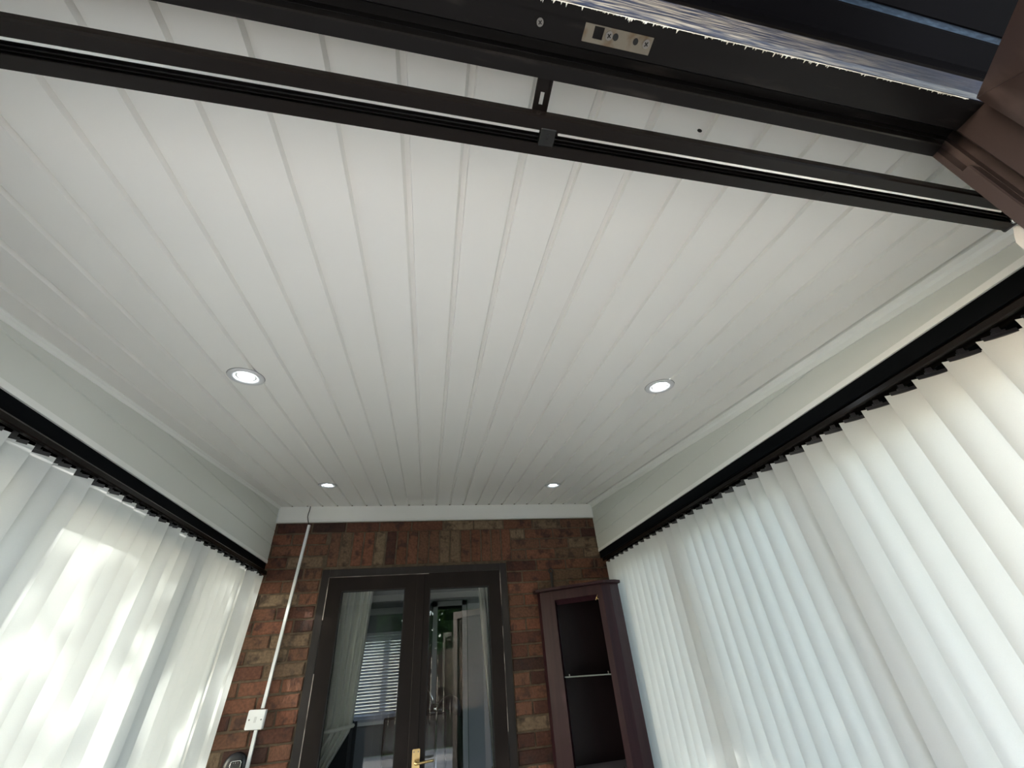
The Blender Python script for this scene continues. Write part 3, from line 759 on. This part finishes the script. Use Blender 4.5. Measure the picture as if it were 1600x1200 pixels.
# ------------------------------------------------------------------ downlights
tilt = math.atan(SL)
def downlight(x, y, label):
    r = empty('downlight', (x, y, zc(y)), label=label, cat='light', group='recessed ceiling downlights', rot=(tilt, 0, 0)); return r
proto = None
for x, y, lb in ((-.600, 1.152, 'round recessed downlight in the left part of the ceiling, nearest the track'), (.822, 1.083, 'round recessed downlight in the right part of the ceiling, nearest the track'),
                 (-.615, 2.412, 'small round downlight by the brick wall, above the white conduit'), (.792, 2.417, 'small round downlight by the brick wall, above the dark cabinet')):
    r = downlight(x, y, lb)
    if proto is None:
        z0 = 0
        rim = lathe([(.0520, .002), (.0525, -.0035), (.049, -.0052), (.038, -.0045), (.030, -.001), (.0285, .004)], 40)
        lens = lathe([(.0285, .0015), (.022, -.0005), (.012, -.0012), (.0, -.0015)], 32)
        gap = lathe([(.0535, -.0006), (.0475, -.0016), (.0475, .002)], 40)
        for me, m_ in ((rim, 'lamprim'), (lens, 'lens'), (gap, 'black')): me.materials.append(M[m_])
        proto = (rim, lens, gap)
    link('bezel', proto[0], None, r); link('lens', proto[1], None, r); g = link('shadow_gap', proto[2], None, r)

# ------------------------------------------------------------------ things on the house wall
# conduit runs at a slight lean, spur plate on it
cond_dir = Vector((-.064, 0, -1.27)).normalized()
c0 = Vector((-.829, YW - .008, EY + .898))
cd = empty('cable_conduit', tuple(c0), label='white plastic mini conduit running down the bricks to the switch plate', cat='conduit', rot=(0, math.atan(.064 / 1.27), 0))
cd.location.y = YW
link('channel', extr([(-.0078, -.016), (.0078, -.016), (.0082, -.0135), (.0082, .0), (-.0082, .0), (-.0082, -.0135)], 'z', -1.02, 0, 'channel'), 'whiteplastic', cd)
cd2 = empty('cable_conduit', (-.8905, YW, EY - .2145), label='lower length of white conduit below the switch plate', cat='conduit', rot=(0, .03, 0))
link('channel', extr([(-.0078, -.016), (.0078, -.016), (.0082, -.0135), (.0082, .0), (-.0082, .0), (-.0082, -.0135)], 'z', -.9, 0, 'channel'), 'whiteplastic', cd2)
sp = empty('switch_plate', (-.899, YW - .002, EY - .168), label='square white blank wall plate with two screws on the brick wall', cat='switch', rot=(0, .05, 0))
link('back_box', box(-.043, .043, -.024, .0, -.043, .043, .002), 'whiteplastic', sp)
link('faceplate', box(-.0435, .0435, -.033, -.024, -.0435, .0435, .003, seg=2), 'whiteplastic', sp)
for sx in (-.030, .030):
    bm = bmesh.new(); cyl(.0036, .002, 14, Matrix.Translation((sx, -.0325, 0)) @ Matrix.Rotation(PI / 2, 4, 'X'), bm=bm); link('screw', mesh_from(bm, 'screw'), 'screw', sp)
link('embossed_mark', box(-.006, .006, -.0334, -.0328, -.013, .013, .0), mat('emboss', (.62, .63, .64), .5), sp)
# loose cable
link('loose_cable', tube([(-.842, YW - .018, EY + 1.035), (-.8425, YW - .020, EY + 1.0), (-.846, YW - .022, EY + .972), (-.8455, YW - .0245, EY + .95), (-.838, YW - .026, EY + .925), (-.832, YW - .016, EY + .905), (-.829, YW - .010, EY + .894)], .0027, 8), 'black', label='short black cable hanging over the white trim into the conduit', cat='cable')
# device
dv = empty('wall_sensor', (-.958, YW, EY - .355), label='black round-backed sensor with silver-rimmed face on the bricks by the conduit', cat='sensor')
link('back_plate', lathe([(.0, -.03), (.030, -.03), (.050, -.024), (.056, -.01), (.056, 0.0)], 32, Matrix.Rotation(PI / 2, 4, 'X') @ Matrix.Scale(-1, 4, (0, 0, 1)), 'back'), 'hook', dv)
def rrect(w, h, r, y, n=5):
    pts = []
    for cx, cz, a0 in ((w - r, h - r, 0), (-w + r, h - r, PI / 2), (-w + r, -h + r, PI), (w - r, -h + r, 1.5 * PI)):
        for k in range(n + 1): a = a0 + PI / 2 * k / n; pts.append((cx + r * math.cos(a), y, cz + r * math.sin(a)))
    return pts
MV = Matrix.Translation((.017, 0, -.024))
me = loft([rrect(.025, .048, .009, -.028), rrect(.025, .048, .009, -.052), rrect(.022, .045, .008, -.055)]); me.transform(MV); fp = link('face_unit', me, 'screen', dv)
me = tube(rrect(.0245, .0475, .009, -.053), .0016, 6, closed=True); me.transform(MV); link('silver_rim', me, 'chrome', dv, label='silver rim')
for hx in (-.010, 0, .010):
    bm = bmesh.new(); cyl(.0018 if hx else .0028, .001, 10, Matrix.Translation((hx + .017, -.0545, .040 - .024)) @ Matrix.Rotation(PI / 2, 4, 'X'), bm=bm); link('indicator', mesh_from(bm, 'indicator'), 'screw', fp)
# iron hook
hk = empty('wall_hook', (.868, YW, EY + .47), label='black iron eye hook screwed into the bricks above the cabinet', cat='hook')
link('strap', box(-.008, .008, -.012, 0, -.08, .045, .002), 'iron', hk)
link('eye', tube([(.015 * math.cos(t), -.008, .060 + .015 * math.sin(t)) for t in [2 * PI * k / 14 for k in range(14)]], .0048, 6, closed=True), 'iron', hk)

# ------------------------------------------------------------------ corner cabinet
P = [(.748, 2.962), (.752, 2.905), (.800, 2.868), (1.098, 2.640), (1.160, 2.648), (1.225, 2.660), (1.225, 2.962)]
ZC = EY + .372; Z0c = .02; ZO = EY - .56
cab = empty('corner_cabinet', (.98, 2.85, 0), label='tall dark mahogany corner display cabinet without door, standing against the brick wall', cat='cabinet')
def CM(me): me.transform(Matrix.Translation((-.98, -2.85, 0))); return me
def prism(poly, z0, z1): return loft([[(x, y, z0) for x, y in poly], [(x, y, z1) for x, y in poly]])
def wallpanel(a, b, z0, z1, t, m, name, par=cab, bev=0):
    a = Vector(a); b = Vector(b); d = (b - a).normalized(); n = Vector((-d.y, d.x))
    q = [a, b, b + n * t, a + n * t]
    return link(name, CM(prism([(v.x, v.y) for v in q], z0, z1)), m, par)
# cornice
top = [(.722, 2.966), (.722, 2.888), (.782, 2.838), (1.100, 2.598), (1.190, 2.612), (1.235, 2.64), (1.235, 2.966)]
cor = link('cornice', CM(loft([[(x, y, ZC) for x, y in P], [(x, y, ZC + .006) for x, y in P], [(x, y, ZC + .010) for x, y in top], [(x, y, ZC + .026) for x, y in top]])), 'cabinet', cab)
A, B = Vector((.800, 2.868)), Vector((1.098, 2.640)); dd = (B - A).normalized()
wallpanel((.748, 2.962), (.752, 2.905), Z0c, ZC, .012, 'cabinet', 'side_panel')
wallpanel((.752, 2.905), (.800, 2.868), Z0c, ZC, .016, 'cabinet', 'canted_panel')
wallpanel((1.098, 2.640), (1.160, 2.648), Z0c, ZC, .016, 'cabinet', 'canted_panel')
wallpanel((1.160, 2.648), (1.225, 2.662), Z0c, ZC, .016, 'cabinet', 'side_panel')
# front frame: stiles, frieze, bevelled inner moulding
sw = .030
wallpanel(A, A + dd * sw, Z0c, ZC, .018, 'cabinet', 'stile'); wallpanel(B - dd * .022, B, Z0c, ZC, .018, 'cabinet', 'stile')
wallpanel(A + dd * sw, B - dd * .022, ZC - .050, ZC, .018, 'cabinet', 'frieze')
nn = Vector((-dd.y, dd.x))
def bevstrip():
    a = A + dd * sw; b = B - dd * .022; z1 = ZC - .050
    i = nn * .030
    r0 = [(a.x, a.y, z1), (a.x + i.x, a.y + i.y, z1 - .028), (a.x + i.x, a.y + i.y, z1)]
    r1 = [(b.x, b.y, z1), (b.x + i.x, b.y + i.y, z1 - .028), (b.x + i.x, b.y + i.y, z1)]
    return loft([r0, r1])
link('top_moulding', CM(bevstrip()), 'cabinet', cab)
wallpanel(A + dd * sw, A + dd * (sw + .012), ZO, ZC - .05, .03, 'cabinet', 'inner_moulding'); wallpanel(B - dd * .034, B - dd * .022, ZO, ZC - .05, .03, 'cabinet', 'inner_moulding')
wallpanel(A + dd * sw, B - dd * .022, .10, ZO - .02, .018, 'cabinet', 'lower_door')
# back panels
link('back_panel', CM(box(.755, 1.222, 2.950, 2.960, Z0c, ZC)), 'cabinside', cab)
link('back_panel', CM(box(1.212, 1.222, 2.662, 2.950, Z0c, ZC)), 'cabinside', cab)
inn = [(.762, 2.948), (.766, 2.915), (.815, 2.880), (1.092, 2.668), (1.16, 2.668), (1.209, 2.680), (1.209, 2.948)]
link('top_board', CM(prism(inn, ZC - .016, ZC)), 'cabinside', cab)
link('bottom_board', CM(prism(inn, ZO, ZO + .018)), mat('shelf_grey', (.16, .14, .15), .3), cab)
gs = glassmat('shelf_glass', (.80, .86, .84), .02)
link('glass_shelf', CM(prism(inn, EY - .112, EY - .106)), gs, cab)
m_edge = mat('glass_edge', (.12, .14, .14), .3, spec=.2)
a = A + nn * .016 + dd * .03; b = B + nn * .016 - dd * .02
link('shelf_edge', CM(prism([(a.x, a.y), (b.x, b.y), (b.x + nn.x * .003, b.y + nn.y * .003), (a.x + nn.x * .003, a.y + nn.y * .003)], EY - .1125, EY - .1055)), m_edge, cab)
for q in (.86, 1.08):
    for zz in (EY - .106, ZO + .018):
        bm = bmesh.new(); cyl(.004, .012, 8, Matrix.Translation((q, 2.80 if q < 1 else 2.72, zz)), bm=bm); link('shelf_peg', CM(mesh_from(bm, 'peg')), 'screw', cab)
# brass catch dangling at the top right
pc = B - dd * .034 + nn * .012
link('door_catch', CM(tube([(pc.x - .022, pc.y - .004, ZC - .082), (pc.x, pc.y - .004, ZC - .045)], .0032, 6)), 'brass', cab)
link('door_catch', CM(tube([(pc.x - .018, pc.y - .006, ZC - .066), (pc.x - .006, pc.y - .010, ZC - .080)], .0028, 6)), 'brass', cab)
link('door_catch', CM(tube([(pc.x - .008, pc.y - .006, ZC - .052), (pc.x + .004, pc.y - .010, ZC - .064)], .0028, 6)), 'brass', cab)

# black speck on the ceiling board
zz = zc(.2452)
link('ceiling_speck', lathe([(.0, -.004), (.0035, -.0035), (.0050, -.0012), (.0046, .0005)], 9, Matrix.Translation((.424, .2452, zz)) @ Matrix.Scale(.5, 4) @ Matrix.Scale(2.0, 4, (1, .2, 0)), smooth=False), 'black', label='tiny black spot on the ceiling board between track and frame', cat='mark')

# ------------------------------------------------------------------ garden
def tree(loc, crown_c, rx, ry, rz, n, ls, label, seed):
    rnd = random.Random(seed)
    root = empty('garden_tree', loc, label=label, cat='tree')
    pts = [(0, 0, -.05), (.05, .02, .8), (0, .05, crown_c[2] - rz * .5), (.1, 0, crown_c[2] + rz * .4)]
    rings = []
    link('trunk', tube(pts, .07, 8), 'bark', root)
    for k in range(6):
        a = k * 1.05; link('branch', tube([(0, .03, crown_c[2] - rz * .45 + .1 * k), (rx * .55 * math.cos(a), ry * .55 * math.sin(a), crown_c[2] + rz * (.1 + .05 * k))], .022, 6), 'bark', root)
    bm = bmesh.new()
    for i in range(n):
        while True:
            p = Vector((rnd.uniform(-1, 1), rnd.uniform(-1, 1), rnd.uniform(-1, 1)))
            if p.length < 1: break
        # clumps
        p = Vector((p.x * rx, p.y * ry, p.z * rz)) + Vector(crown_c)
        e = Euler((rnd.uniform(0, 6), rnd.uniform(0, 6), rnd.uniform(0, 6))).to_matrix(); s_ = ls * rnd.uniform(.6, 1.3)
        vs = [bm.verts.new(p + e @ Vector(q) * s_) for q in ((-.5, 0, 0), (0, -.28, .05), (.6, 0, 0), (0, .28, .05))]
        bm.faces.new(vs)
    o = link('foliage', mesh_from(bm, 'foliage'), 'leaves', root, kind='stuff')
    return root
tree((-4.6, 1.7, 0), (0, 0, 2.9), 1.2, 1.3, 1.2, 820, .17, 'leafy tree in the garden outside the left windows', 5)
tree((-2.35, .42, 0), (0, 0, 1.75), .40, .50, 1.65, 2200, .12, 'added columnar evergreen outside the left wall, shading the near left slats', 6)  # added to keep the sun off the near left slats
tree((1.95, -7.6, 0), (0, 0, 2.9), 2.0, 1.2, 2.8, 8000, .28, 'dense green tree added behind the right half of the fence, darkening pane reflections', 8)  # added behind the camera to hide the sky from the door panes
tree((-2.35, -7.6, 0), (0, 0, 2.9), 2.0, 1.2, 2.8, 8000, .28, 'dense green tree added behind the left half of the fence, darkening pane reflections', 9)  # second added tree, closing the rest of the reflected sky
tree((-4.1, -3.7, 0), (0, 0, 2.5), 1.2, 1.25, 2.3, 4200, .18, 'broad dense tree added at the left edge of the patio, blocking bright sky', 10)  # added to block the sky glow that overlit the right slats
fence = empty('added_fence', (0, -5.6, 0), label='dark brown board fence added at the end of the patio, darkening pane reflections', cat='fence')  # added out of view so the door panes reflect something dark
fb = box(-.07, .07, -.012, .012, 0, 1.85, .003); fb.materials.append(M['wood'])
for k in range(56):
    o = link('board', fb, None, fence); o.location = (-4.2 + .152 * k, 0, 0)
for zz_ in (.4, 1.4): link('rail', box(-4.3, 4.3, -.05, -.013, zz_, zz_ + .08), 'wood', fence)
